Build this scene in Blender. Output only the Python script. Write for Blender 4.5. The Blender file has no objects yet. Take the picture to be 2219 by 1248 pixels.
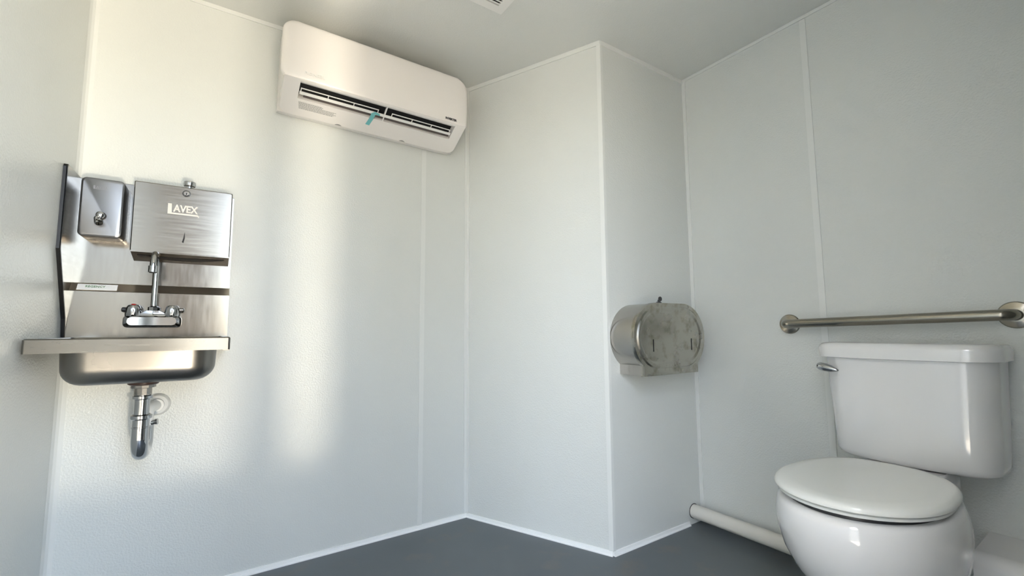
import bpy, bmesh, math, random
from mathutils import Vector, Matrix
PI = math.pi
random.seed(7)
S = bpy.context.scene
COL = S.collection

# ------------------------------------------------------------------ camera
F_PX = 965.0
yaw, pitch, roll = 0.58816, 0.09511, -0.00682
CAM = Vector((0.37609, -1.97694, 0.885))
fw = Vector((math.sin(yaw) * math.cos(pitch), math.cos(yaw) * math.cos(pitch), math.sin(pitch)))
r0 = Vector((math.cos(yaw), -math.sin(yaw), 0)); u0 = r0.cross(fw)
rt = r0 * math.cos(roll) + u0 * math.sin(roll); up = -r0 * math.sin(roll) + u0 * math.cos(roll)
cam = bpy.data.objects.new('camera', bpy.data.cameras.new('camera'))
COL.objects.link(cam)
cam.data.sensor_fit = 'HORIZONTAL'; cam.data.sensor_width = 36.0
cam.data.lens = F_PX * 36.0 / 2219.0
cam.data.clip_start = 0.02
cam.matrix_world = Matrix(((rt.x, up.x, -fw.x, CAM.x), (rt.y, up.y, -fw.y, CAM.y), (rt.z, up.z, -fw.z, CAM.z), (0, 0, 0, 1)))
S.camera = cam

# ------------------------------------------------------------------ daylight
W = bpy.data.worlds.new('World'); S.world = W; W.use_nodes = True
nt = W.node_tree; nt.nodes.clear()
sky = nt.nodes.new('ShaderNodeTexSky'); sky.sky_type = 'NISHITA'; sky.sun_disc = False
sky.sun_elevation = math.radians(48); sky.sun_rotation = math.radians(270); sky.air_density = 1.0; sky.dust_density = 1.6
bg = nt.nodes.new('ShaderNodeBackground'); bg.inputs['Strength'].default_value = 1.0
wo = nt.nodes.new('ShaderNodeOutputWorld')
hs_ = nt.nodes.new('ShaderNodeHueSaturation'); hs_.inputs['Saturation'].default_value = 0.62   # hazy sky
nt.links.new(sky.outputs[0], hs_.inputs['Color']); nt.links.new(hs_.outputs[0], bg.inputs['Color']); nt.links.new(bg.outputs[0], wo.inputs['Surface'])
sun = bpy.data.objects.new('sun', bpy.data.lights.new('sun', 'SUN')); COL.objects.link(sun)
sun.data.energy = 90.0; sun.data.angle = math.radians(0.53); sun.data.color = (1.0, 0.90, 0.74)
sun.rotation_euler = Vector((0.70, 0.01, -0.72)).to_track_quat('-Z', 'Y').to_euler()
DOOR_X0, DOOR_X1, DOOR_H, REAR_Y = 0.0, 0.885, 2.06, -2.06
portal = bpy.data.objects.new('door_portal', bpy.data.lights.new('door_portal', 'AREA')); COL.objects.link(portal)
portal.data.shape = 'RECTANGLE'; portal.data.size = DOOR_X1 - DOOR_X0; portal.data.size_y = DOOR_H
portal.data.cycles.is_portal = True
portal.location = ((DOOR_X0 + DOOR_X1) / 2, REAR_Y - 0.03, DOOR_H / 2); portal.rotation_euler = (math.radians(90), 0, 0)
# added spot for an unseen sun glint: warm upward beam on the sink wall
glint = bpy.data.objects.new('sun_glint', bpy.data.lights.new('sun_glint', 'SPOT')); COL.objects.link(glint)
glint.location = (0.95, -4.70, -0.42); glint.data.energy = 270.0; glint.data.color = (1.0, 0.89, 0.70); glint.data.shadow_soft_size = 0.115
glint.data.spot_size = math.radians(39); glint.data.spot_blend = 1.0
glint.rotation_euler = (Vector((0.50, 0, 1.62)) - glint.location).to_track_quat('-Z', 'Y').to_euler()
S.view_settings.view_transform = 'Standard'; S.view_settings.look = 'None'
S.view_settings.gamma = 1.0; S.view_settings.use_curve_mapping = False
S.view_settings.exposure = 1.60

# ------------------------------------------------------------------ materials
def new_mat(name):
    m = bpy.data.materials.new(name); m.use_nodes = True
    n = m.node_tree.nodes; l = m.node_tree.links
    return m, n, l, n['Principled BSDF']
def mat(name, col, rough=0.5, metal=0.0, spec=0.5, coat=0.0, bump=None, var=None, rvar=None, stretch=(1, 1, 1), dark=None, coatrough=0.05):
    """bump=(scale,strength,distance)  var=(scale,amount)  dark=(scale,colour,lo,hi) smudges"""
    m, n, l, p = new_mat(name)
    p.inputs['Base Color'].default_value = (*col, 1)
    p.inputs['Roughness'].default_value = rough; p.inputs['Metallic'].default_value = metal
    p.inputs['Specular IOR Level'].default_value = spec
    p.inputs['Coat Weight'].default_value = coat; p.inputs['Coat Roughness'].default_value = coatrough
    tc = n.new('ShaderNodeTexCoord'); mp = n.new('ShaderNodeMapping'); mp.inputs['Scale'].default_value = stretch
    l.new(tc.outputs['Object'], mp.inputs['Vector'])
    last = None
    if var:
        nz = n.new('ShaderNodeTexNoise'); nz.inputs['Scale'].default_value = var[0]; nz.inputs['Detail'].default_value = 4
        l.new(mp.outputs[0], nz.inputs['Vector'])
        mx = n.new('ShaderNodeMix'); mx.data_type = 'RGBA'
        a = tuple(c * (1 - var[1]) for c in col); b = tuple(min(1, c * (1 + var[1])) for c in col)
        mx.inputs['A'].default_value = (*a, 1); mx.inputs['B'].default_value = (*b, 1)
        l.new(nz.outputs['Fac'], mx.inputs['Factor']); l.new(mx.outputs['Result'], p.inputs['Base Color']); last = mx
    if dark:
        nz = n.new('ShaderNodeTexNoise'); nz.inputs['Scale'].default_value = dark[0]; nz.inputs['Detail'].default_value = 5
        nz.inputs['Roughness'].default_value = 0.62
        l.new(tc.outputs['Object'], nz.inputs['Vector'])
        cr = n.new('ShaderNodeMapRange'); cr.inputs['From Min'].default_value = dark[2]; cr.inputs['From Max'].default_value = dark[3]
        l.new(nz.outputs['Fac'], cr.inputs['Value'])
        mx2 = n.new('ShaderNodeMix'); mx2.data_type = 'RGBA'
        if last: l.new(last.outputs['Result'], mx2.inputs['A'])
        else: mx2.inputs['A'].default_value = (*col, 1)
        mx2.inputs['B'].default_value = (*dark[1], 1)
        l.new(cr.outputs[0], mx2.inputs['Factor']); l.new(mx2.outputs['Result'], p.inputs['Base Color'])
    if rvar:
        nz = n.new('ShaderNodeTexNoise'); nz.inputs['Scale'].default_value = rvar[0]; nz.inputs['Detail'].default_value = 4
        l.new(mp.outputs[0], nz.inputs['Vector'])
        mr = n.new('ShaderNodeMapRange'); mr.inputs['To Min'].default_value = max(0, rough - rvar[1]); mr.inputs['To Max'].default_value = rough + rvar[1]
        l.new(nz.outputs['Fac'], mr.inputs['Value']); l.new(mr.outputs[0], p.inputs['Roughness'])
    if bump:
        nz = n.new('ShaderNodeTexNoise'); nz.inputs['Scale'].default_value = bump[0]; nz.inputs['Detail'].default_value = 2
        l.new(mp.outputs[0], nz.inputs['Vector'])
        bp = n.new('ShaderNodeBump'); bp.inputs['Strength'].default_value = bump[1]; bp.inputs['Distance'].default_value = bump[2]
        l.new(nz.outputs['Fac'], bp.inputs['Height']); l.new(bp.outputs['Normal'], p.inputs['Normal'])
    return m
M = {}
M['wall'] = mat('frp_wall_panel', (0.68, 0.70, 0.678), 0.28, spec=0.55, bump=(170, 0.45, 0.003))
M['trim'] = mat('white_vinyl_trim', (0.74, 0.755, 0.735), 0.33)
M['ceil'] = mat('ceiling_panel', (0.72, 0.735, 0.71), 0.42, bump=(170, 0.4, 0.003))
M['floor'] = mat('grey_floor_paint', (0.115, 0.132, 0.145), 0.42, var=(2.2, 0.16), bump=(160, 0.15, 0.001), dark=(5.0, (0.15, 0.145, 0.14), 0.56, 0.72))
M['steel'] = mat('brushed_stainless', (0.25, 0.231, 0.203), 0.20, metal=1.0, rvar=(9, 0.09), stretch=(1, 1, 14), bump=(60, 0.02, 0.001))
M['steel_soft'] = mat('satin_stainless', (0.31, 0.295, 0.275), 0.26, metal=1.0, rvar=(12, 0.08), bump=(80, 0.02, 0.001))
M['steel_mirror'] = mat('bright_stainless', (0.235, 0.218, 0.198), 0.16, metal=1.0, rvar=(14, 0.07), stretch=(6, 1, 1))
M['steel_band_lit'] = mat('lightened_slant_steel', (0.72, 0.66, 0.58), 0.30, metal=1.0)
M['steel_case2'] = mat('dispenser_side_steel', (0.46, 0.44, 0.41), 0.22, metal=1.0, rvar=(14, 0.08))
M['steel_shade'] = mat('shade_hem_steel', (0.05, 0.05, 0.052), 0.35, metal=1.0)
M['steel_rim'] = mat('rim_stainless', (0.20, 0.19, 0.172), 0.26, metal=1.0, rvar=(9, 0.06), stretch=(1, 1, 14))
M['steel_bowl'] = mat('bowl_stainless', (0.235, 0.222, 0.205), 0.30, metal=1.0, rvar=(6, 0.07))
M['steel_case'] = mat('fine_satin_case', (0.26, 0.265, 0.28), 0.40, metal=1.0)
M['steel_smudge'] = mat('smudged_stainless', (0.47, 0.455, 0.41), 0.25, metal=1.0, rvar=(18, 0.10), dark=(22, (0.29, 0.275, 0.225), 0.50, 0.70))
M['bar_steel'] = mat('satin_bar_steel', (0.33, 0.31, 0.265), 0.21, metal=1.0)
M['chrome'] = mat('polished_chrome', (0.50, 0.51, 0.52), 0.07, metal=1.0)
M['black'] = mat('black_opening', (0.008, 0.008, 0.009), 0.6)
M['dark'] = mat('dark_part_gap_shade', (0.03, 0.03, 0.032), 0.35)
M['porcelain'] = mat('white_porcelain', (0.80, 0.80, 0.80), 0.10, coat=0.6, coatrough=0.04)
M['seat'] = mat('white_seat_plastic', (0.80, 0.815, 0.785), 0.16)
M['ac'] = mat('warm_white_plastic', (0.83, 0.80, 0.77), 0.30)
M['ac_white'] = mat('white_louver_plastic', (0.86, 0.85, 0.83), 0.3)
M['ac_gap'] = mat('dark_louver_plastic', (0.10, 0.08, 0.075), 0.5)
M['pvc'] = mat('cream_pvc', (0.72, 0.70, 0.64), 0.35)
M['white_plastic'] = mat('white_plastic', (0.82, 0.82, 0.80), 0.35)
M['ink'] = mat('dark_ink', (0.03, 0.03, 0.035), 0.5)
M['greyink'] = mat('grey_print', (0.30, 0.30, 0.29), 0.6)
M['etch'] = mat('etched_white_logo', (0.72, 0.70, 0.66), 0.55)
M['etch_dark'] = mat('etched_dark_logo', (0.24, 0.24, 0.26), 0.5, metal=0.6)
M['green'] = mat('green_print', (0.02, 0.16, 0.035), 0.5)
M['red'] = mat('red_index', (0.5, 0.03, 0.03), 0.4)
M['tape'] = mat('teal_tape', (0.17, 0.50, 0.52), 0.4)
M['sticker'] = mat('white_sticker', (0.80, 0.82, 0.83), 0.4)
M['asphalt'] = mat('asphalt', (0.10, 0.093, 0.082), 0.9)
M['blocker'] = mat('beige_blocker_paint', (0.10, 0.085, 0.065), 0.7)
M['base'] = mat('bright_base_strip', (0.90, 0.91, 0.90), 0.35)
M['rear'] = mat('grey_rear_panel', (0.30, 0.31, 0.30), 0.5)
M['ground'] = mat('pale_concrete', (0.82, 0.76, 0.64), 0.9, var=(1.5, 0.1))
M['door'] = mat('door_paint', (0.62, 0.62, 0.60), 0.45)
M['void'] = mat('chase_backing', (0.3, 0.3, 0.3), 0.8)
M['gasket'] = mat('dark_rubber', (0.05, 0.028, 0.022), 0.4)

# ------------------------------------------------------------------ builders
def link(name, bm, m, parent=None, smooth=None, origin=None):
    """mesh given in world coordinates of the unrotated thing; smooth = auto-smooth angle in degrees"""
    me = bpy.data.meshes.new(name)
    off = origin
    if off is None:
        p = parent
        while p is not None and p.parent is not None: p = p.parent
        off = p.location if p is not None else Vector((0, 0, 0))
    bmesh.ops.translate(bm, verts=bm.verts, vec=-Vector(off))
    bmesh.ops.recalc_face_normals(bm, faces=bm.faces)
    if smooth is not None:
        a = math.radians(smooth)
        for f in bm.faces: f.smooth = True
        for e in bm.edges:
            if len(e.link_faces) == 2 and e.calc_face_angle(0) > a: e.smooth = False
    bm.to_mesh(me); bm.free()
    o = bpy.data.objects.new(name, me); COL.objects.link(o)
    if m is not None: me.materials.append(m)
    if parent is not None: o.parent = parent
    else: o.location = off
    return o
def thing(name, label, cat, loc, group=None):
    o = bpy.data.objects.new(name, None); COL.objects.link(o)
    o.empty_display_size = 0.05; o.location = loc
    o['label'] = label; o['category'] = cat
    if group: o['group'] = group
    return o
def struct(name, bm, m, label=None, smooth=None):
    o = link(name, bm, m, None, smooth); o['kind'] = 'structure'
    if label: o['label'] = label
    return o
def box(bm, x0, x1, y0, y1, z0, z1, bev=0.0, seg=2):
    x0, x1 = sorted((x0, x1)); y0, y1 = sorted((y0, y1)); z0, z1 = sorted((z0, z1))
    vs = [bm.verts.new(c) for c in ((x0, y0, z0), (x1, y0, z0), (x1, y1, z0), (x0, y1, z0), (x0, y0, z1), (x1, y0, z1), (x1, y1, z1), (x0, y1, z1))]
    fs = [bm.faces.new([vs[i] for i in q]) for q in ((0, 3, 2, 1), (4, 5, 6, 7), (0, 1, 5, 4), (1, 2, 6, 5), (2, 3, 7, 6), (3, 0, 4, 7))]
    if bev > 0:
        es = list({e for f in fs for e in f.edges})
        bmesh.ops.bevel(bm, geom=es, offset=bev, segments=seg, profile=0.5, affect='EDGES')
    return bm
def B(*a, **k): return box(bmesh.new(), *a, **k)
def prism(pts, vec, bm=None, bev=0.0, seg=2):
    """polygon of 3-D points extruded along vec"""
    bm = bm or bmesh.new(); v = Vector(vec)
    a = [bm.verts.new(Vector(p)) for p in pts]; b = [bm.verts.new(Vector(p) + v) for p in pts]
    fs = [bm.faces.new(a), bm.faces.new(b[::-1])]
    n = len(a)
    for i in range(n): fs.append(bm.faces.new((a[i], b[i], b[(i + 1) % n], a[(i + 1) % n])))
    if bev > 0:
        es = list({e for f in fs[:2] for e in f.edges})
        bmesh.ops.bevel(bm, geom=es, offset=bev, segments=seg, profile=0.5, affect='EDGES')
    return bm
def loft(rings, cap0=True, cap1=True, bm=None, closed=True):
    bm = bm or bmesh.new()
    R = [[bm.verts.new(Vector(p)) for p in r] for r in rings]
    n = len(R[0])
    for i in range(len(R) - 1):
        for j in range(n if closed else n - 1):
            k = (j + 1) % n
            bm.faces.new((R[i][j], R[i][k], R[i + 1][k], R[i + 1][j]))
    if cap0: bm.faces.new(R[0][::-1])
    if cap1: bm.faces.new(R[-1])
    return bm
def lathe(profile, origin, axis, n=32, bm=None, cap=True):
    """profile: list of (radius, height along axis)"""
    ax = Vector(axis).normalized(); t = Vector((0, 0, 1)) if abs(ax.z) < 0.9 else Vector((1, 0, 0))
    e1 = ax.cross(t).normalized(); e2 = ax.cross(e1); o = Vector(origin)
    rings = [[o + ax * h + (e1 * math.cos(2 * PI * i / n) + e2 * math.sin(2 * PI * i / n)) * max(r, 1e-5) for i in range(n)] for r, h in profile]
    return loft(rings, cap, cap, bm)
def tube(path, rad, n=20, bm=None, cap=True):
    """swept circle; rad a number or a list"""
    P = [Vector(p) for p in path]; m = len(P)
    rad = rad if isinstance(rad, (list, tuple)) else [rad] * m
    T = [(P[min(i + 1, m - 1)] - P[max(i - 1, 0)]).normalized() for i in range(m)]
    t = Vector((0, 0, 1)) if abs(T[0].z) < 0.9 else Vector((1, 0, 0))
    e1 = T[0].cross(t).normalized(); rings = []
    for i in range(m):
        e1 = (e1 - T[i] * e1.dot(T[i])).normalized(); e2 = T[i].cross(e1)
        rings.append([P[i] + (e1 * math.cos(2 * PI * j / n) + e2 * math.sin(2 * PI * j / n)) * rad[i] for j in range(n)])
    return loft(rings, cap, cap, bm)
def fillet(pts, r, seg=8):
    """polyline with rounded corners"""
    P = [Vector(p) for p in pts]; out = [P[0]]
    for i in range(1, len(P) - 1):
        a = (P[i - 1] - P[i]); b = (P[i + 1] - P[i]); la, lb = a.length, b.length
        a.normalize(); b.normalize(); ang = a.angle(b)
        d = min(r / math.tan(ang / 2), la * 0.49, lb * 0.49); rr = d * math.tan(ang / 2)
        c = P[i] + (a + b).normalized() * (rr / math.sin(ang / 2))
        p0 = P[i] + a * d; p1 = P[i] + b * d; v0 = p0 - c; v1 = p1 - c; om = v0.angle(v1)
        for k in range(seg + 1):
            t = k / seg
            out.append(c + (v0 * math.sin((1 - t) * om) + v1 * math.sin(t * om)) / math.sin(om))
    out.append(P[-1]); return out
def rrect(u0, u1, v0, v1, r, seg=6):
    """rounded rectangle outline in 2-D, r a number or four radii (bl, br, tr, tl)"""
    r = r if isinstance(r, (list, tuple)) else [r] * 4
    out = []
    for (cu, cv, su, sv, a0, rr) in ((u0, v0, 1, 1, PI, r[0]), (u1, v0, -1, 1, 1.5 * PI, r[1]), (u1, v1, -1, -1, 0, r[2]), (u0, v1, 1, -1, 0.5 * PI, r[3])):
        for k in range(seg + 1):
            a = a0 + 0.5 * PI * k / seg
            out.append((cu + su * rr + rr * math.cos(a), cv + sv * rr + rr * math.sin(a)))
    return out
def shrink(poly, d):
    cx = sum(p[0] for p in poly) / len(poly); cy = sum(p[1] for p in poly) / len(poly); out = []; n = len(poly)
    for i in range(n):
        a, p, b = Vector(poly[i - 1]), Vector(poly[i]), Vector(poly[(i + 1) % n])
        t = (b - a)
        nrm = Vector((-t.y, t.x)).normalized() if t.length > 1e-9 else Vector((0, 0))
        if nrm.dot(Vector((cx, cy)) - p) < 0: nrm = -nrm
        out.append(tuple(p + nrm * d))
    return out
def text_bm(s, size, origin, ex, ey, extr=0.0006, offset=0.0, wide=None):
    """lettering as mesh: origin lower left, ex / ey unit vectors"""
    cu = bpy.data.curves.new('lettering', 'FONT'); cu.body = s; cu.size = size; cu.extrude = extr; cu.offset = offset; cu.resolution_u = 2
    o = bpy.data.objects.new('lettering_tmp', cu); COL.objects.link(o)
    dg = bpy.context.evaluated_depsgraph_get(); dg.update()
    me = bpy.data.meshes.new_from_object(o.evaluated_get(dg))
    bm = bmesh.new(); bm.from_mesh(me)
    bpy.data.objects.remove(o); bpy.data.meshes.remove(me); bpy.data.curves.remove(cu)
    xs = [v.co.x for v in bm.verts]; x0 = min(xs); w = max(xs) - x0
    k = (wide / w) if wide else 1.0
    ex = Vector(ex); ey = Vector(ey); ez = ex.cross(ey); o0 = Vector(origin)
    for v in bm.verts:
        c = v.co.copy(); v.co = o0 + ex * ((c.x - x0) * k) + ey * c.y + ez * c.z
    return bm

# ------------------------------------------------------------------ the room
H = 2.149
C1 = Vector((1.4234, 0, 0)); be = 0.42707
E_ = C1 + 0.72654 * Vector((math.sin(be), -math.cos(be), 0))
C2 = Vector((2.305, E_.y, 0)); XR = 2.305; XL = -0.022; T = 0.06
nB = Vector((-math.cos(be), -math.sin(be), 0)); tB = (E_ - C1).normalized()

bm = prism([(XL - T, REAR_Y - T, 0), (XR + T, REAR_Y - T, 0), (XR + T, T, 0), (XL - T, T, 0)], (0, 0, -0.05)); struct('floor', bm, M['floor'], 'dark grey painted floor')
bm = prism([(XL - T, REAR_Y - T, H), (XR + T, REAR_Y - T, H), (XR + T, T, H), (XL - T, T, H)], (0, 0, 0.05)); struct('ceiling', bm, M['ceil'], 'pale grey ceiling')
def panel(parent, pts, back):
    return link('panel', prism(pts, back), M['wall'], parent)
P3 = 0.004
wa = struct('wall_back', B(XL - T, 1.4234 + 0.10, P3, T, 0, H), M['void'], 'white panelled wall behind the hand sink')
SA = 1.185
panel(wa, [(XL, 0, 0), (SA, 0, 0), (SA, 0, H), (XL, 0, H)], (0, P3, 0))
panel(wa, [(SA, 0, 0), (1.4234, 0, 0), (1.4234, 0, H), (SA, 0, H)], (0, P3, 0))
wl = struct('wall_left', B(XL - T, XL - P3, REAR_Y, 0, 0, H), M['void'], 'white panelled wall left of the sink')
panel(wl, [(XL, 0, 0), (XL, -1.22, 0), (XL, -1.22, H), (XL, 0, H)], (-P3, 0, 0))
panel(wl, [(XL, -1.22, 0), (XL, REAR_Y, 0), (XL, REAR_Y, H), (XL, -1.22, H)], (-P3, 0, 0))
a = C1 - nB * P3; b = E_ - nB * P3
wb = struct('wall_angled', prism([a, b, b + Vector((0, 0, H)), a + Vector((0, 0, H))], -nB * 0.05), M['void'], 'angled white face of the boxed-out corner')
panel(wb, [C1, E_, E_ + Vector((0, 0, H)), C1 + Vector((0, 0, H))], -nB * P3)
wc = struct('wall_boxed', B(E_.x + 0.05, XR + T, E_.y + P3, E_.y + T, 0, H), M['void'], 'narrow white wall carrying the toilet paper dispenser')
panel(wc, [E_, C2, C2 + Vector((0, 0, H)), E_ + Vector((0, 0, H))], (0, P3, 0))
SD = -1.222
wd = struct('wall_right', B(XR + P3, XR + T, REAR_Y, E_.y + T, 0, H), M['void'], 'white panelled wall behind the toilet')
panel(wd, [(XR, C2.y, 0), (XR, SD, 0), (XR, SD, H), (XR, C2.y, H)], (P3, 0, 0))
panel(wd, [(XR, SD, 0), (XR, REAR_Y, 0), (XR, REAR_Y, H), (XR, SD, H)], (P3, 0, 0))
# rear wall with the open doorway the daylight comes through
bm = bmesh.new()
box(bm, XL - T, DOOR_X0, REAR_Y - T, REAR_Y, 0, H); box(bm, DOOR_X1, XR + T, REAR_Y - T, REAR_Y, 0, H); box(bm, DOOR_X0, DOOR_X1, REAR_Y - T, REAR_Y, DOOR_H, H)
struct('wall_front', bm, M['rear'], 'grey wall with the open doorway behind the viewer')
bm = bmesh.new()
box(bm, DOOR_X0, DOOR_X0 + 0.035, REAR_Y - T - 0.01, REAR_Y + 0.012, 0, DOOR_H); box(bm, DOOR_X1 - 0.035, DOOR_X1, REAR_Y - T - 0.01, REAR_Y + 0.012, 0, DOOR_H)
box(bm, DOOR_X0 + 0.035, DOOR_X1 - 0.035, REAR_Y - T - 0.01, REAR_Y + 0.012, DOOR_H - 0.035, DOOR_H)
box(bm, DOOR_X0 + 0.035, DOOR_X1 - 0.035, REAR_Y - T - 0.01, REAR_Y + 0.012, 0, 0.02)
df = struct('door_1', bm, M['door'], 'open doorway with grey frame')
hp = Vector((DOOR_X0 - 0.012, REAR_Y - T - 0.016, 0.01)); ld = Vector((-0.35, -0.937, 0)).normalized(); lnn = Vector((-ld.y, ld.x, 0))
lf = link('light_blocking_leaf', prism([hp, hp + ld * 0.85, hp + ld * 0.85 - lnn * 0.042, hp - lnn * 0.042], (0, 0, DOOR_H - 0.05)), M['door'], df)  # unseen leaf, added at this angle to block light from the right-hand walls
hb = hp + ld * 0.78 + Vector((0, 0, 1.0))
link('door_handle', tube(fillet([hb, hb + lnn * 0.05, hb + lnn * 0.05 - ld * 0.12], 0.015), 0.009), M['chrome'], lf, 40)
GZ = -0.45
struct('ground', B(-40, 40, -70, REAR_Y - T - 0.002, GZ - 0.2, GZ - 0.01), M['asphalt'], 'dark ground outside the doorway')
bm = B(-0.50, 0.48, -5.5, -4.6, GZ - 0.012, 3.0, bev=0.01)
box(bm, -0.58, 0.56, -5.6, -4.5, 3.0, 3.07); box(bm, -0.42, 0.20, -4.6, -4.57, GZ + 0.1, 1.75)
struct('outside_blocker', bm, M['blocker'], 'added unseen dark beige shed standing outside the doorway')  # added out of view to block sky light and darken steel reflections
struct('step', B(-0.05, 1.0, -2.62, REAR_Y - T - 0.016, GZ - 0.012, -0.20, bev=0.008), M['ground'], 'added concrete step outside the doorway')  # added together with the rail, never in view
bm = B(0.704, 0.786, -2.255, -2.185, -0.20, 1.03, bev=0.004)
tube(fillet([(0.7495, -2.22, 1.045), (0.7495, -2.60, 1.045), (0.7495, -3.25, 0.60), (0.7495, -3.25, GZ - 0.012)], 0.06, 6), 0.021, 14, bm)
struct('shadow_rail', bm, M['blocker'], 'added post and rail beside the entrance step, shading the sink wall')  # added so its post casts the dark band on the sink wall

# trims: each strip stands a few millimetres proud of the panels
TW, TH = 0.020, 0.004
def strip(name, p, q, wdir, w, ndir, h, label=None, bev=0.0012):
    p, q, wd_, nd = Vector(p), Vector(q), Vector(wdir), Vector(ndir)
    bm = prism([p, p + wd_ * w, p + wd_ * w + nd * h, p + nd * h], q - p, bev=0)
    return struct(name, bm, M['trim'], label)
Z0 = Vector((0, 0, 0.016)); Z1 = Vector((0, 0, H - 0.001))
tn = [0]
def trim(*a, **k):
    tn[0] += 1; return strip('trim_%d' % tn[0], *a, **k)
trim((SA - 0.011, 0, 0.016), (SA - 0.011, 0, H - 0.016), (1, 0, 0), 0.022, (0, -1, 0), 0.003, 'vertical seam strip below the air conditioner')
trim((XR, SD - 0.011, 0.016), (XR, SD - 0.011, H - 0.016), (0, 1, 0), 0.022, (-1, 0, 0), 0.003, 'vertical seam strip above the toilet tank')
# inside corner at the sink wall and angled face
trim((C1.x - 0.016, 0, 0.016), (C1.x - 0.016, 0, H - 0.016), (1, 0, 0), 0.016, (0, -1, 0), 0.003, 'corner strip where sink wall meets angled face')
p = C1 + Vector((0, 0, 0.016)); trim(p, p + Vector((0, 0, H - 0.032)), tB, 0.014, nB, 0.004, 'narrow corner strip on the angled face')
# outside corner
p = E_ - tB * 0.016 + Vector((0, 0, 0.016)); trim(p, p + Vector((0, 0, H - 0.032)), tB, 0.018, nB, 0.0035, 'outside corner strip on the angled face')
p = E_ + Vector((0.0, 0, 0.016)); trim(p, p + Vector((0, 0, H - 0.032)), (1, 0, 0), 0.012, (0, -1, 0), 0.003, 'outside corner strip on the dispenser wall')
# inside corner at the right wall
trim((XR - 0.004, C2.y, 0.016), (XR - 0.004, C2.y, H - 0.016), (1, 0, 0), 0.004, (0, -1, 0), 0.018, 'corner strip right of the paper dispenser')
# left inside corner (wide cove strip)
bm = prism([(XL, 0, 0.016), (XL + 0.020, 0, 0.016), (XL + 0.010, -0.006, 0.016), (XL + 0.004, -0.014, 0.016), (XL, -0.030, 0.016)], (0, 0, H - 0.032))
struct('trim_8', bm, M['trim'], 'cove corner strip left of the sink'); tn[0] = 8
# ceiling strips
trim((XL, 0, H - 0.017), (C1.x, 0, H - 0.017), (0, 0, 1), 0.0165, (0, -1, 0), 0.004, 'ceiling strip above the sink wall')
p = C1 + Vector((0, 0, H - 0.021)); trim(p, p + (E_ - C1), (0, 0, 1), 0.0205, nB, 0.004, 'ceiling strip above the angled face')
p = E_ + Vector((0, 0, H - 0.021)); trim(p, p + (C2 - E_), (0, 0, 1), 0.0205, (0, -1, 0), 0.004, 'ceiling strip above the paper dispenser')
trim((XR, C2.y, H - 0.014), (XR, REAR_Y, H - 0.014), (0, 0, 1), 0.0135, (-1, 0, 0), 0.004, 'ceiling strip above the toilet wall')
trim((XL, 0, H - 0.014), (XL, REAR_Y, H - 0.014), (0, 0, 1), 0.0135, (1, 0, 0), 0.004, 'ceiling strip on the left wall')
# base strips with a small foot
def base(name, p, q, nd, label):
    p, q, nd = Vector(p), Vector(q), Vector(nd)
    z = Vector((0, 0, 1))
    prof = [p, p + nd * 0.011, p + nd * 0.011 + z * 0.0035, p + nd * 0.005 + z * 0.006, p + nd * 0.0045 + z * 0.017, p + z * 0.018]
    struct(name, prism(prof, q - p), M['base'], label)
base('baseboard_back', (XL, 0, 0), (C1.x - 0.004, 0, 0), (0, -1, 0), 'thin white base strip along the sink wall')
base('baseboard_angled', C1, E_, nB, 'thin white base strip along the angled face')
base('baseboard_boxed', E_, (2.212, C2.y, 0), (0, -1, 0), 'thin white base strip under the paper dispenser')
base('baseboard_left', (XL, -0.01, 0), (XL, REAR_Y, 0), (1, 0, 0), 'thin white base strip along the left wall')

# ------------------------------------------------------------------ hand sink
X0, X1, YF, ZR = -0.014, 0.418, -0.405, 0.872
sink = thing('hand_sink', 'wall-mounted stainless steel hand sink with tall backsplash and left side splash', 'sink', (0.202, 0, 0.87))
# deck and bowl: loft of rings from the apron down to the bowl
bm = bmesh.new()
def rr3(x0, x1, y0, y1, z, r, seg=6): return [(u, v, z) for u, v in rrect(x0, x1, y0, y1, r, seg)]
rings = [rr3(X0, X1, YF, -0.030, ZR - 0.037, 0.006), rr3(X0, X1, YF, -0.030, ZR - 0.003, 0.006), rr3(X0 + 0.003, X1 - 0.003, YF + 0.003, -0.033, ZR, 0.006),
         rr3(X0 + 0.020, X1 - 0.020, YF + 0.020, -0.05, ZR, 0.010), rr3(X0 + 0.026, X1 - 0.026, YF + 0.026, -0.056, ZR - 0.012, 0.012),
         rr3(0.038, 0.376, -0.362, -0.100, ZR - 0.014, 0.060), rr3(0.042, 0.372, -0.358, -0.104, ZR - 0.090, 0.060), rr3(0.075, 0.340, -0.325, -0.137, ZR - 0.122, 0.045), rr3(0.185, 0.222, -0.218, -0.182, ZR - 0.126, 0.015)]
loft(rings, False, True, bm)
link('deck', bm, M['steel_rim'], sink, 35)
bm = bmesh.new()
zb = 0.744
rings = [rr3(0.036, 0.386, -0.375, -0.090, ZR - 0.030, 0.066)]
for k in range(9):
    a = k / 8 * PI / 2; i = 0.048 * (1 - math.cos(a)); z = zb + 0.048 * (1 - math.sin(a))
    rings.append(rr3(0.038 + i, 0.384 - i, -0.373 + i, -0.092 - i, z, max(0.066 - i * 0.9, 0.02)))
rings.append(rr3(0.18, 0.225, -0.225, -0.18, zb - 0.004, 0.02))
loft(rings, False, True, bm)
link('bowl', bm, M['steel_bowl'], sink, 50)
bm = B(X0, X0 + 0.018, YF + 0.002, -0.032, ZR - 0.036, ZR - 0.0345)
# apron returns
link('apron_return', B(X1 - 0.018, X1 - 0.001, YF + 0.003, -0.034, ZR - 0.040, ZR - 0.036), M['steel_rim'], sink); bm.free()
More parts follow.
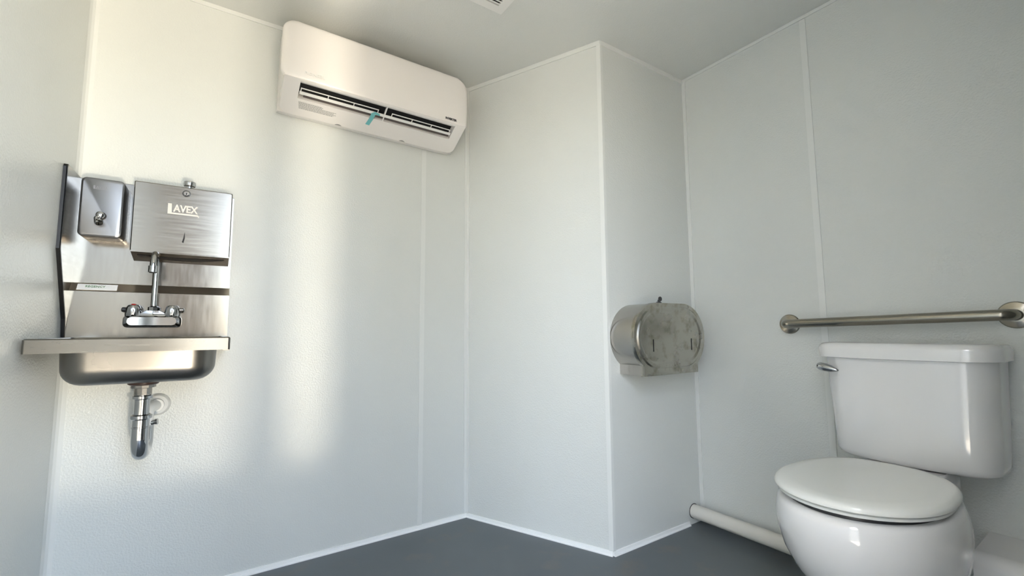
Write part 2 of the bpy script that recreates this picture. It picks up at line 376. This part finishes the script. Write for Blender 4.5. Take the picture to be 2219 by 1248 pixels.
# backsplash profile: lower splash, slanted shoulder, tall upper sheet
prof = [(0, 0, 0.850), (0, -0.034, 0.850), (0, -0.034, 1.020), (0, -0.010, 1.048), (0, -0.010, 1.393), (0, -0.0075, 1.395), (0, 0, 1.395)]
bs = link('backsplash', prism([(X0 + 0.0015, p[1] - 0.0005, p[2]) for p in prof], (X1 - X0 - 0.003, 0, 0), bev=0), M['steel_mirror'], sink)
link('shoulder', prism([(X0 + 0.0016, -0.0346, 1.0203), (X0 + 0.0016, -0.0351, 1.0207), (X0 + 0.0016, -0.0111, 1.0487), (X0 + 0.0016, -0.0106, 1.0483)], (X1 - X0 - 0.0032, 0, 0)), M['steel_band_lit'], bs)  # lighter steel laid over the slope paints in a brighter reflection
sl = (Vector((0, 0.024, 0.028))).normalized(); sn = Vector((1, 0, 0)).cross(sl)
o = Vector((0.004, -0.0345, 1.020)) + sl * 0.005 + sn * 0.0011
st = link('sticker', prism([o, o + Vector((0.098, 0, 0)), o + Vector((0.098, 0, 0)) + sl * 0.026, o + sl * 0.026], sn * 0.0006), M['sticker'], bs)
link('sticker_print', text_bm('REGENCY', 0.013, o + Vector((0.020, 0, 0)) + sl * 0.010 + sn * 0.0018, (1, 0, 0), sl, 0.0002, wide=0.048), M['green'], bs)
# side splash plate on the left
pts = [(X0, 0, 0.873), (X0, -0.036, 0.873), (X0, -0.050, 0.93), (X0, -0.166, 1.135), (X0, -0.166, 1.384), (X0, -0.160, 1.392), (X0, 0, 1.395)]
sp = link('side_splash', prism(pts, (0.002, 0, 0)), M['steel'], sink)
shade_hem = [Vector(p) for p in pts[1:6]]
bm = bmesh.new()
for h0, h1 in zip(shade_hem[:-1], shade_hem[1:]):
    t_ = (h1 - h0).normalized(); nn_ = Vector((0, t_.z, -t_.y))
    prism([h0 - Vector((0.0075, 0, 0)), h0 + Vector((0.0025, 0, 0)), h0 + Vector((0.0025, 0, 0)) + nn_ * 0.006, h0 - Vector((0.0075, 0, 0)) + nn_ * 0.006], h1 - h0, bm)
link('shade_hem', bm, M['steel_shade'], sp)  # shade and dark reflection along the edge painted in as near-black steel
# faucet
fa_b = bmesh.new()
loft([[(u, y, v) for u, v in rrect(0.127 + i, 0.280 - i, 0.903 + i * 0.6, 0.943 - i * 0.5, 0.013)] for y, i in ((-0.034, 0), (-0.070, 0.0), (-0.080, 0.004), (-0.086, 0.012))], True, True, fa_b)
fa = link('faucet', fa_b, M['chrome'], sink, 30)
# centre saddle, bonnets and wall shanks
bm = loft([[(x, y, z) for x, y in rrect(0.203 - w, 0.203 + w, -0.074, -0.040, 0.006, 3)] for z, w in ((0.940, 0.050), (0.951, 0.034), (0.959, 0.020))])
link('saddle', bm, M['chrome'], fa, 35)
link('spout_nut', lathe([(0.011, 0), (0.0155, 0.002), (0.0155, 0.014), (0.010, 0.018)], (0.203, -0.058, 0.957), (0, 0, 1), 8), M['chrome'], fa, 25)
path = [(0.203, -0.058, 0.97), (0.203, -0.058, 1.075)] + [(0.203, -0.058 - 0.046 + 0.046 * math.cos(t), 1.100 + 0.046 * math.sin(t)) for t in [PI * k / 14 for k in range(15)]]
path = [Vector(p) for p in path]; path.append(Vector((0.203, -0.150, 1.094)))
link('spout', tube(path, 0.0092, 18), M['chrome'], fa, 50)
link('aerator', lathe([(0.0095, 0.0), (0.0125, 0.001), (0.0125, 0.021), (0.0105, 0.023), (0.0085, 0.021)], (0.203, -0.150, 1.101), (0, 0, -1), 22), M['chrome'], fa, 40)
for hx, sgn in ((0.152, -1), (0.254, 1)):
    base_p = Vector((hx, -0.060, 0.938))
    pr = [(0.019, 0.0), (0.022, 0.004), (0.0225, 0.012), (0.020, 0.027), (0.017, 0.036), (0.0135, 0.040), (0.004, 0.042)]
    ax = Vector((0, -0.18, 1)).normalized()
    bm = bmesh.new(); n = 24; e1 = Vector((1, 0, 0)); e2 = ax.cross(e1)
    rings = [[base_p + ax * h + (e1 * math.cos(2 * PI * i / n) + e2 * math.sin(2 * PI * i / n)) * r * (1 - 0.10 * (i % 4 == 0) * (0.004 < h < 0.039)) for i in range(n)] for r, h in pr]
    loft(rings, True, True, bm)
    hd = link('handle', bm, M['chrome'], fa, 28)
    link('handle_stub', lathe([(0.008, 0), (0.008, 0.012), (0.005, 0.014)], base_p + Vector((sgn * 0.018, 0.008, 0.024)), (sgn, 0, 0), 12), M['dark'] if sgn < 0 else M['chrome'], fa, 40)
    if sgn < 0: link('hot_index', lathe([(0.007, 0), (0.005, 0.002)], base_p + ax * 0.0415, ax, 14), M['red'], fa, 40)

# ------------------------------------------------------------------ drain trap
trap = thing('drain_trap', 'chrome P-trap drain pipe hanging under the hand sink bowl', 'pipe', (0.204, -0.20, 0.50))
link('gasket', lathe([(0.036, 0), (0.038, -0.004), (0.038, -0.007), (0.034, -0.010), (0.03, -0.011)], (0.204, -0.2, 0.7385), (0, 0, 1), 36), M['gasket'], trap, 40)
link('strainer_nut', lathe([(0.031, 0), (0.031, -0.008), (0.022, -0.010), (0.022, -0.03)], (0.204, -0.2, 0.728), (0, 0, 1), 12), M['steel_soft'], trap, 25)
link('tailpiece', lathe([(0.0195, 0), (0.0195, -0.09)], (0.204, -0.2, 0.706), (0, 0, 1), 28), M['chrome'], trap, 40)
link('slip_nut', lathe([(0.020, 0), (0.025, -0.002), (0.025, -0.010), (0.020, -0.013)], (0.204, -0.2, 0.697), (0, 0, 1), 28), M['chrome'], trap, 35)
link('slip_nut', lathe([(0.021, 0), (0.027, -0.003), (0.027, -0.012), (0.022, -0.016)], (0.204, -0.2, 0.640), (0, 0, 1), 28), M['chrome'], trap, 35)
u = fillet([(0.204, -0.2, 0.64), (0.204, -0.2, 0.516), (0.207, -0.095, 0.516), (0.207, -0.095, 0.59)], 0.052, 12)
link('bend', tube(u, 0.0215, 26), M['chrome'], trap, 45)
link('bend_seam', lathe([(0.0215, 0), (0.0226, -0.001), (0.0226, -0.004), (0.0215, -0.005)], (0.204, -0.2, 0.604), (0, 0, 1), 28), M['chrome'], trap, 35)
w = fillet([(0.207, -0.095, 0.585), (0.207, -0.095, 0.641), (0.226, 0, 0.641)], 0.035, 10)
link('trap_arm', tube(w, 0.0185, 24), M['white_plastic'], trap, 45)
link('cleanout', lathe([(0.008, 0), (0.008, 0.016), (0.0095, 0.017), (0.0095, 0.022), (0.004, 0.023)], (0.216, -0.10, 0.596), (1, -0.2, 0.15), 14), M['chrome'], trap, 40)
link('wall_flange', lathe([(0.037, 0), (0.037, 0.004), (0.030, 0.014), (0.021, 0.017), (0.020, 0.03)], (0.226, 0, 0.641), (0, -1, 0), 36), M['white_plastic'], trap, 35)

# ------------------------------------------------------------------ logo: tall L whose foot underlines the rest
def logo(o, ex, ey, w, h, m, parent):
    o, ex, ey = Vector(o), Vector(ex), Vector(ey); ez = ex.cross(ey)
    def P(a, b): return o + ex * (a * w) + ey * (b * h)
    bm = bmesh.new()
    prism([P(0, 0), P(0.93, 0), P(0.97, -0.02), P(1.0, -0.12), P(1.03, 0.02), P(0.96, 0.15), P(0.13, 0.15), P(0.12, 1), P(0, 1)], ez * 0.0004, bm)
    lg = link('logo', bm, m, parent)
    link('logo_lettering', text_bm('AVEX', h * 0.95, P(0.17, 0.27), ex, ey, 0.0003, offset=h * 0.028, wide=w * 0.80), m, parent)

# ------------------------------------------------------------------ soap dispenser
sx0, sx1, sz0, sz1, sy = 0.010, 0.115, 1.186, 1.374, -0.118
soap = thing('soap_dispenser', 'upright steel liquid soap dispenser with push valve beside the towel box', 'soap dispenser', ((sx0 + sx1) / 2, -0.0115, sz0))
def face_ring(x0, x1, z0, z1, r, y): return [(a, y, b) for a, b in rrect(x0, x1, z0, z1, r, 6)]
link('back_plate', loft([face_ring(sx0, sx1 + 0.001, sz0, sz1 + 0.001, 0.014, y) for y in (-0.0112, -0.040)]), M['steel_soft'], soap, 30)
link('case', loft([face_ring(sx0 + 0.002, sx1 - 0.002, sz0 + 0.002, sz1 - 0.001, 0.013, y) for y in (-0.040, -0.046)] + [face_ring(sx0 + i, sx1 - i, sz0 + i, sz1 - i, 0.014 - i * 0.4, y) for y, i in ((-0.0465, 0), (-0.110, 0), (-0.1155, 0.002), (-0.118, 0.006))]), M['steel_case'], soap, 30)
link('valve_collar', lathe([(0.0125, 0), (0.0125, 0.004), (0.009, 0.006), (0.009, 0.016)], (0.064, sy, 1.252), (0, -1, 0), 24), M['dark'], soap, 35)
link('push_button', lathe([(0.008, 0), (0.0105, 0.001), (0.0105, 0.005), (0.007, 0.008), (0.002, 0.009)], (0.064, sy - 0.016, 1.252), (0, -1, 0), 24), M['chrome'], soap, 40)
link('spout', tube(fillet([(0.060, sy - 0.008, 1.246), (0.056, sy - 0.022, 1.242), (0.059, sy - 0.026, 1.226)], 0.006, 5), [0.0065] * 11 + [0.0065] * 2 if False else 0.0062, 14), M['chrome'], soap, 45)
link('spout_tip', lathe([(0.006, 0), (0.0105, 0.002), (0.0115, 0.006), (0.0105, 0.010), (0.005, 0.011)], (0.062, sy - 0.018, 1.233), (0.1, -0.7, -0.7), 24), M['chrome'], soap, 35)
logo((0.040, sy - 0.0002, 1.337), (1, 0, 0), (0, 0, 1), 0.034, 0.011, M['etch_dark'], soap)

# ------------------------------------------------------------------ paper towel dispenser
tx0, tx1, tz0, tz1, ty = 0.137, 0.4085, 1.152, 1.384, -0.108
tow = thing('paper_towel_dispenser', 'wide steel paper towel box with keyhole lock mounted above the faucet', 'towel dispenser', ((tx0 + tx1) / 2, -0.0115, tz0))
# body: box with a slanted underside that carries the curved slot
pts = [(tx0, -0.0112, 1.131), (tx0, ty + 0.004, tz0), (tx0, ty + 0.004, tz1 - 0.004), (tx0, -0.0112, tz1 - 0.004)]
link('cabinet', prism(pts, (tx1 - tx0, 0, 0)), M['steel'], tow)
link('front_door', loft([face_ring(tx0 - 0.001 + i, tx1 + 0.001 - i, tz0 - 0.001 + i * 0.7, tz1 + 0.001 - i, 0.004, y) for y, i in ((ty + 0.022, 0), (ty + 0.003, 0), (ty, 0.003))]), M['steel'], tow, 30)
link('slot_lip', B(tx0 + 0.001, tx1 - 0.001, ty - 0.001, ty + 0.003, tz0 - 0.003, tz0 + 0.002), M['steel_mirror'], tow)
# curved paper opening in the underside
ud = (Vector((0, -0.0112, 1.131)) - Vector((0, ty + 0.004, tz0))).normalized(); un = Vector((1, 0, 0)).cross(ud)
if un.z > 0: un = -un
o = Vector((0, ty + 0.004, tz0))
upper = []; lower = []
for k in range(17):
    t = k / 16; x = tx0 + 0.014 + (tx1 - tx0 - 0.028) * t; s = math.sin(PI * t)
    upper.append(Vector((x, 0, 0)) + o + ud * (0.030 + 0.012 * s) + un * 0.0004); lower.append(Vector((x, 0, 0)) + o + ud * (0.036 + 0.034 * s) + un * 0.0004)
link('paper_slot', prism(upper + lower[::-1], un * 0.0006), M['black'], tow)
link('lock_ring', lathe([(0.0118, 0), (0.0118, 0.0015), (0.008, 0.002)], (0.275, ty, 1.362), (0, -1, 0), 24), M['dark'], tow, 35)
link('lock', lathe([(0.0095, 0), (0.0095, 0.003), (0.007, 0.005), (0.0025, 0.005)], (0.275, ty, 1.362), (0, -1, 0), 24), M['chrome'], tow, 35)
link('keyhole', B(0.2737, 0.2763, ty - 0.0056, ty - 0.0046, 1.357, 1.364), M['black'], tow)
link('top_knob', lathe([(0.013, 0), (0.013, 0.012), (0.017, 0.015), (0.0185, 0.022), (0.0175, 0.030), (0.011, 0.033)], (0.281, -0.086, tz1 - 0.004), (0, 0, 1), 28), M['chrome'], tow, 35)
link('sight_slot', prism([(0.2705, ty, 1.192), (0.2750, ty, 1.190), (0.2780, ty, 1.206), (0.2765, ty, 1.228), (0.2735, ty, 1.206)], (0, -0.0008, 0)), M['black'], tow)
logo((0.2265, ty - 0.0002, 1.286), (1, 0, 0), (0, 0, 1), 0.086, 0.036, M['etch'], tow)

# ------------------------------------------------------------------ air conditioner
ac = thing('air_conditioner', 'long white wall-mounted split air conditioner with open louvers below ceiling', 'air conditioner', (0.925, 0, 1.80))
ax0, ax1 = 0.545, 1.312
def D_(d, z): return (-d, z)
prof = [(0.0, 2.085), (0.150, 2.085), (0.178, 2.07), (0.178, 1.884), (0.165, 1.870), (0.054, 1.815), (0.046, 1.759), (0.034, 1.758), (0.0, 1.768)]
# housing: profile lofted along x with rounded-in ends
rings = []
for t, k, dz in ((0.0, 0.72, 0.016), (0.006, 0.86, 0.009), (0.02, 0.96, 0.003), (0.045, 1.0, 0.0)):
    rings.append([(ax0 + t, -d * k, 1.92 + (z - 1.92) * (1 - dz * 2.0)) for d, z in prof])
rings += [[(ax0 + ax1 - p[0], p[1], p[2]) for p in r] for r in rings[::-1]]
hs = link('housing', loft(rings), M['ac'], ac, 30)
# lower slope frame around the outlet: plane through panel foot and bottom edge
S0 = Vector((0, -0.199, 1.836)); S1 = Vector((0, -0.052, 1.757)); sd = (S1 - S0).normalized(); sN = Vector((1, 0, 0)).cross(sd)
if sN.z > 0: sN = -sN
L_ = (S1 - S0).length
def SP(x, t, h=0.0): return Vector((x, 0, 0)) + S0 + sd * t + sN * h
def slab(parent, name, x0, x1, t0, t1, h0, h1, m, bm=None):
    pts = [SP(x0, t0, h0), SP(x1, t0, h0), SP(x1, t1, h0), SP(x0, t1, h0)]
    bm = prism(pts, sN * (h1 - h0), bm)
    return link(name, bm, m, parent) if name else bm
ox0, ox1, ot0, ot1 = 0.606, 1.259, 0.005, 0.088
# frame pieces (one moulding): left, right, lower strip; upper lip
bm = bmesh.new()
def outl(side):
    xs = ax0 + 0.004 if side < 0 else ax1 - 0.004; xi = ox0 if side < 0 else ox1
    pts = [SP(xi, 0.0), SP(xi, L_)] + [SP(xs - side * 0.030 * (1 - math.sin(a)), L_ - 0.030 * (1 - math.cos(a))) for a in (0.2, 0.6, 1.0, 1.3, PI / 2)] + [SP(xs, 0.0)]
    prism(pts, -sN * 0.040, bm)
outl(-1); outl(1)
slab(None, None, ox0, ox1, ot1, L_, -0.036, 0, None, bm)
slab(None, None, ox0, ox1, 0.0, ot0, -0.036, 0, None, bm)
link('outlet_frame', bm, M['ac'], ac)
# dark duct behind the louvers
bm = bmesh.new()
a0, a1 = SP(ox0, ot0, -0.001), SP(ox1, ot0, -0.001); b0, b1 = SP(ox0, ot1, -0.001), SP(ox1, ot1, -0.001)
slab(ac, 'duct', ox0 - 0.003, ox1 + 0.003, ot0 - 0.003, ot1 + 0.003, -0.038, -0.034, M['black'])
# fan guard line, centre post, swing vanes
link('centre_post', prism([SP(0.942, ot0, -0.015), SP(0.946, ot0, -0.015), SP(0.946, ot1, -0.015), SP(0.942, ot1, -0.015)], sN * 0.012), M['ac_white'], ac)
slab(ac, 'guard_wire', ox0 + 0.035, ox1 - 0.16, 0.021, 0.0222, -0.020, -0.0188, M['greyink'])
for k in range(6):
    x = ox0 + 0.020 + k * 0.014
    slab(ac, 'vane', x, x + 0.002, 0.012, 0.026, -0.022, -0.016, M['greyink'])
# main louver: flat blade plus two open frames above it
lv = slab(ac, 'louver', ox0 + 0.003, ox1 - 0.004, 0.056, 0.0675, -0.006, -0.002, M['ac_white'])
for (fx0, fx1) in ((ox0 + 0.006, 0.915), (0.972, ox1 - 0.010)):
    bm = bmesh.new()
    slab(None, None, fx0, fx1, 0.0415, 0.0445, -0.008, -0.005, None, bm)
    n = 3
    for k in range(n + 1):
        x = fx0 + (fx1 - fx0 - 0.003) * k / n
        slab(None, None, x, x + 0.003, 0.0445, 0.0565, -0.008, -0.005, None, bm)
    link('louver_frame', bm, M['ac_white'], ac)
slab(ac, 'lower_louver', ox0 + 0.02, ox1 - 0.006, 0.074, 0.083, -0.014, -0.010, M['ac_gap'])  # dark brown blade
# front panel
px0, px1, pz0, pz1 = 0.535, 1.317, 1.832, 2.064
def pring(i, y, bow=0.0):
    out = []
    for a, b in rrect(px0 + i, px1 - i, pz0 + i, pz1 - i, [0.036, 0.020, 0.058, 0.046], 8):
        t = (a - px0) / (px1 - px0); f = 1 - (2 * t - 1) ** 2
        top = max(0, (b - pz0) / (pz1 - pz0))
        out.append((a, y, b + 0.012 * f * top + 0.004 * f * (1 - top)))
    return out
fp = link('front_panel', loft([pring(0.014, -0.150), pring(0.004, -0.168), pring(0.0, -0.180), pring(0.0, -0.190), pring(0.004, -0.197), pring(0.014, -0.201), pring(0.05, -0.204)]), M['ac'], ac, 50)
link('brand_lettering', text_bm('PIONEER', 0.0165, (0.616, -0.2048, 1.858), (1, 0, 0), (0, 0, 1), 0.0008, offset=0.0004, wide=0.072), M['white_plastic'], fp)
link('inverter_lettering', text_bm('INVERTER', 0.0135, (1.203, -0.2036, 1.847), (1, 0, 0), (0, 0, 1), 0.0006, offset=0.0005, wide=0.056), M['ink'], fp)
# warning print: rows of tiny illegible type
bm = bmesh.new(); rnd = random.Random(3)
for r in range(9):
    t = 0.100 + r * 0.0037; x = 0.612 + r * 0.0006
    end = 0.700 if r < 3 else 0.752 - 0.004 * (r % 3)
    while x < end:
        w_ = rnd.uniform(0.002, 0.007)
        pts = [SP(x, t, 0.0001), SP(x + w_, t, 0.0001), SP(x + w_, t + 0.0021, 0.0001), SP(x, t + 0.0021, 0.0001)]
        prism(pts, sN * 0.0002, bm); x += w_ + 0.0012
wp = link('warning_print', bm, M['greyink'], ac); wp['kind'] = 'stuff'
# strip of teal tape holding the louver
bm = bmesh.new()
prism([SP(0.900, 0.052, 0.0), SP(0.921, 0.056, 0.0), SP(0.926, 0.066, 0.0), SP(0.888, 0.064, 0.0)], sN * 0.0004, bm)
prism([SP(0.888, 0.064, 0.0), SP(0.906, 0.066, 0.0), SP(0.903, 0.091, 0.0005), SP(0.886, 0.089, 0.0005)], sN * 0.0004, bm)
prism([SP(0.886, 0.089, 0.0005), SP(0.903, 0.091, 0.0005), SP(0.895, 0.126, 0.0005), SP(0.878, 0.124, 0.0005)], sN * 0.0004, bm)
link('tape', bm, M['tape'], ac)
for cx in (0.775, 1.055):
    link('release_clip', loft([[SP(cx - 0.014 + 0.028 * j / 6, L_ - 0.001 - 0.006 * math.sin(PI * j / 6), h) for j in range(7)] for h in (0.0, 0.0012)]), M['greyink'], ac)
ac.rotation_euler = (0, math.radians(0.9), 0)

# ------------------------------------------------------------------ ceiling vent
vent = thing('ceiling_vent', 'white square slotted vent set in the ceiling', 'vent', (1.145, -0.697, H))
bm = bmesh.new(); vx0, vx1, vy0, vy1 = 1.020, 1.270, -0.822, -0.572; m_ = 0.034
zt, zb_ = H - 0.001, H - 0.010
box(bm, vx0, vx1, vy1 - m_, vy1, zb_, zt); box(bm, vx0, vx1, vy0, vy0 + m_, zb_, zt)
box(bm, vx0, vx0 + m_, vy0 + m_, vy1 - m_, zb_, zt); box(bm, vx1 - m_, vx1, vy0 + m_, vy1 - m_, zb_, zt)
link('frame', bm, M['white_plastic'], vent)
link('backing', B(vx0 + m_, vx1 - m_, vy0 + m_, vy1 - m_, H - 0.0025, H - 0.001), M['black'], vent)
k = 0; y = vy1 - m_ - 0.0065
while y > vy0 + m_ + 0.008:
    link('slat', prism([(vx0 + m_, y, zb_ + 0.0005), (vx0 + m_, y - 0.0056, zb_ + 0.0005), (vx0 + m_, y - 0.0056, zb_ + 0.002), (vx0 + m_, y, zb_ + 0.002)], (vx1 - vx0 - 2 * m_, 0, 0)), M['white_plastic'], vent)
    y -= 0.0131

# ------------------------------------------------------------------ toilet paper dispenser
yc = E_.y
tpd = thing('toilet_paper_dispenser', 'smudged steel twin-roll toilet paper dispenser with black key on top', 'paper dispenser', (1.965, yc, 0.70))
def stad(i, y, foot=True):
    """rounded outline with a rectangular foot; i = inset"""
    cx, cz, hw, rr = 1.9655, 0.853, 0.231 - i, 0.142 - i
    out = []
    def arc(c, a0, a1, n=12): return [(c + rr * 1.0 * math.cos(a0 + (a1 - a0) * k / n), cz + rr * math.sin(a0 + (a1 - a0) * k / n)) for k in range(n + 1)]
    xr, xl = cx + hw - rr, cx - hw + rr
    fz = 0.700 + i * 0.5; fx0, fx1 = 1.789 + i, 2.140 - i
    aR = -math.asin(min(1, (cz - 0.745) / rr)); aR = -math.acos(max(-1, min(1, (fx1 - xr) / rr)))
    aL = PI + math.acos(max(-1, min(1, (xl - fx0) / rr)))
    if foot:
        out = [(fx1, fz)] + arc(xr, aR, PI / 2, 16) + arc(xl, PI / 2, aL, 16) + [(fx0, fz)]
    else:
        out = arc(xr, -PI / 2, PI / 2, 16) + arc(xl, PI / 2, 1.5 * PI, 16)
    return [(a, y, b) for a, b in out]
link('case', loft([stad(0.003, yc), stad(0.003, yc - 0.118)]), M['steel_case2'], tpd, 25)
cv = link('cover', loft([stad(0.0, yc - 0.112), stad(0.0, yc - 0.126), stad(0.0012, yc - 0.1292)]), M['steel_smudge'], tpd, 25)
# raised centre field with a stepped rim
link('raised_field', loft([stad(i, yc - 0.129 - h, False) for i, h in ((0.016, 0.0), (0.022, 0.005), (0.033, 0.005), (0.042, 0.0012))]), M['steel_smudge'], cv, 20)
for sx in (1.848, 2.098):
    link('sight_slot', loft([[(a, yc - 0.1299 - h, b) for a, b in rrect(sx - 0.003, sx + 0.003, 0.796, 0.846, 0.003, 4)] for h in (0.0, 0.0006)]), M['black'], cv)
link('lock', lathe([(0.012, 0), (0.012, 0.006), (0.008, 0.009)], (1.935, yc - 0.095, 0.993), (0, 0, 1), 20), M['dark'], tpd, 35)
bm = loft([[(1.935 + c[0], yc - 0.095 + h, 1.000 + c[1]) for c in [(0.010 * math.cos(2 * PI * k / 16) + 0.010, 0.010 * math.sin(2 * PI * k / 16) + 0.014) for k in range(16)]] for h in (-0.002, 0.002)])
box(bm, 1.930, 1.945, yc - 0.0965, yc - 0.0935, 0.998, 1.010)
link('key', bm, M['dark'], tpd)

# ------------------------------------------------------------------ grab bar
gb = thing('grab_bar', 'stainless steel horizontal grab bar with round flanges above the toilet', 'grab bar', (XR, -1.40, 0.91))
ya, yb, za, zbb = -1.100, -1.712, 0.903, 0.920
path = fillet([(XR, ya, za), (XR - 0.056, ya, za), (XR - 0.056, yb, zbb), (XR, yb, zbb)], 0.030, 8)
link('bar', tube(path, 0.0165, 22), M['bar_steel'], gb, 50)
for yy, zz in ((ya, za), (yb, zbb)):
    link('flange', lathe([(0.039, 0), (0.039, 0.002), (0.036, 0.006), (0.022, 0.010), (0.017, 0.011)], (XR, yy, zz), (-1, 0, 0), 36), M['bar_steel'], gb, 30)

# ------------------------------------------------------------------ toilet
yt = -1.466
to = thing('toilet', 'white porcelain two-piece toilet with closed seat lid', 'toilet', (1.95, yt, 0))
def egg(z, xf, xb, hw, xw=None, n=56, pw=2.0, pb=2.6):
    """plan outline pointing to -x; xf front, xb back, widest at xw"""
    xw = xw if xw is not None else xf + (xb - xf) * 0.46
    out = []
    for k in range(n):
        a = 2 * PI * k / n; c, s = math.cos(a), math.sin(a)
        p = pw if c < 0 else pb
        cc = math.copysign(abs(c) ** (2 / p), c); ss = math.copysign(abs(s) ** (2 / p), s)
        x = xw + (cc * (xb - xw) if c >= 0 else cc * (xw - xf))
        out.append((x, yt + ss * hw, z))
    return out
lv_ = [(0.120, 1.80, 2.10, 0.095), (0.135, 1.765, 2.12, 0.110), (0.17, 1.728, 2.12, 0.126), (0.21, 1.685, 2.12, 0.147), (0.26, 1.640, 2.13, 0.170), (0.31, 1.609, 2.13, 0.184), (0.355, 1.593, 2.13, 0.190), (0.395, 1.586, 2.13, 0.190), (0.424, 1.589, 2.12, 0.185), (0.437, 1.594, 2.11, 0.180), (0.442, 1.604, 2.10, 0.170)]
link('bowl', loft([egg(z, xf, xb, hw) for z, xf, xb, hw in lv_]), M['porcelain'], to, 60)
link('pedestal', loft([egg(z, 1.725 + i, 2.14, 0.150 - i) for z, i in ((0.0, -0.006), (0.03, -0.002), (0.125, 0.0), (0.138, 0.004), (0.143, 0.014))]), M['porcelain'], to, 50)
link('tank_shelf', loft([[(a, b, z) for a, b in rrect(2.08 + i, 2.285 - i, yt - 0.105 + i, yt + 0.090 - i, 0.04)] for z, i in ((0.30, 0.03), (0.40, 0.0), (0.463, 0.0), (0.468, 0.004))]), M['porcelain'], to, 40)
link('seat_gap_shade', loft([egg(z, 1.618 + i, 2.05, 0.160 - i) for z, i in ((0.4415, 0.0), (0.4540, 0.0))]), M['dark'], to, 50)  # dark slab paints the shade in the gap under the seat
link('seat', loft([egg(z, 1.600 + i, 2.066, 0.180 - i) for z, i in ((0.453, 0.006), (0.455, 0.001), (0.461, 0.0), (0.464, 0.005))]), M['seat'], to, 50)
rings = [egg(z, 1.594 + i, 2.072 - i * 0.3, 0.185 - i) for z, i in ((0.4645, 0.006), (0.467, 0.0), (0.473, 0.0), (0.479, 0.004), (0.4835, 0.013), (0.4855, 0.04), (0.4865, 0.09))]
link('lid', loft(rings), M['seat'], to, 50)
def tank_ring(z, y0, y1, xf, bow, r=0.055):
    """rounded rectangle with a bowed front"""
    out = []; xB = 2.290; ym = (y0 + y1) / 2; hw = (y1 - y0) / 2
    base_ = rrect(xf, xB, y0, y1, [r, 0.012, 0.012, r], 10)
    # resample the long front edge so that it can bow
    a, b = base_[-1], base_[0]
    base_ = base_ + [(a[0] + (b[0] - a[0]) * k / 16, a[1] + (b[1] - a[1]) * k / 16) for k in range(1, 16)]
    for x, y in base_:
        w_ = (xB - x) / (xB - xf)
        out.append((x - bow * (1 - ((y - ym) / hw) ** 2) * w_, y, z))
    return out
R_ = []
for z, i in ((0.470, 0.020), (0.473, 0.010), (0.480, 0.003), (0.492, 0.0), (0.55, 0.0), (0.62, 0.0), (0.70, 0.0), (0.789, 0.0)):
    t = (z - 0.47) / 0.319
    R_.append(tank_ring(z, -1.676 - 0.014 * t + i, -1.288 + 0.014 * t - i, 2.135 - 0.010 * t + i, 0.030))
link('tank', loft(R_), M['porcelain'], to, 40)
R_ = [tank_ring(z, -1.702 + i, -1.258 - i, 2.112 + i, 0.032) for z, i in ((0.788, 0.006), (0.790, 0.0), (0.820, -0.001), (0.829, 0.002), (0.835, 0.008), (0.838, 0.018), (0.839, 0.045))]
link('tank_lid', loft(R_), M['porcelain'], to, 40)
# flush lever
ll = [(0.0, 0.003), (0.003, 0.009), (0.010, 0.0125), (0.028, 0.0135), (0.045, 0.011), (0.058, 0.0065), (0.066, 0.003), (0.068, 0.0005)]
bm = lathe([(r, h) for h, r in ll], (2.096, -1.272, 0.760), (-0.10, -1, -0.20), 20)
lever = link('flush_lever', bm, M['chrome'], to, 50)
link('lever_pivot', lathe([(0.008, 0), (0.008, 0.045)], (2.140, -1.290, 0.754), (-1, 0, 0), 16), M['chrome'], lever, 40)

# ------------------------------------------------------------------ waste pipe and ledge
wp_ = thing('waste_pipe', 'cream plastic waste pipe running along the floor from wall to toilet', 'pipe', (2.247, E_.y, 0.056))
link('pipe', tube([(2.247, E_.y + 0.002, 0.056), (2.247, -1.0, 0.057), (2.247, -1.40, 0.058)], 0.0295, 28), M['pvc'], wp_, 50)
link('pipe_hole', lathe([(0.0325, -0.0005), (0.0325, -0.0015)], (2.247, E_.y, 0.056), (0, 1, 0), 32), M['black'], wp_)
pts = [(x, z) for x, z in fillet([(XR, 0, 0.285), (XR - 0.205, 0, 0.282), (XR - 0.225, 0, 0.0)], 0.035, 8) and [(v.x, v.z) for v in fillet([(XR, 0, 0.287), (XR - 0.205, 0, 0.282), (XR - 0.225, 0, 0.0)], 0.035, 8)]]
led = link('boxed_ledge', prism([(x, -1.612, z) for x, z in pts] + [(XR, -1.612, 0)], (0, REAR_Y + 1.612, 0)), M['porcelain'], None, 30, origin=Vector((2.2, -1.8, 0)))
led['label'] = 'low white rounded ledge along the wall right of the toilet'; led['category'] = 'ledge'
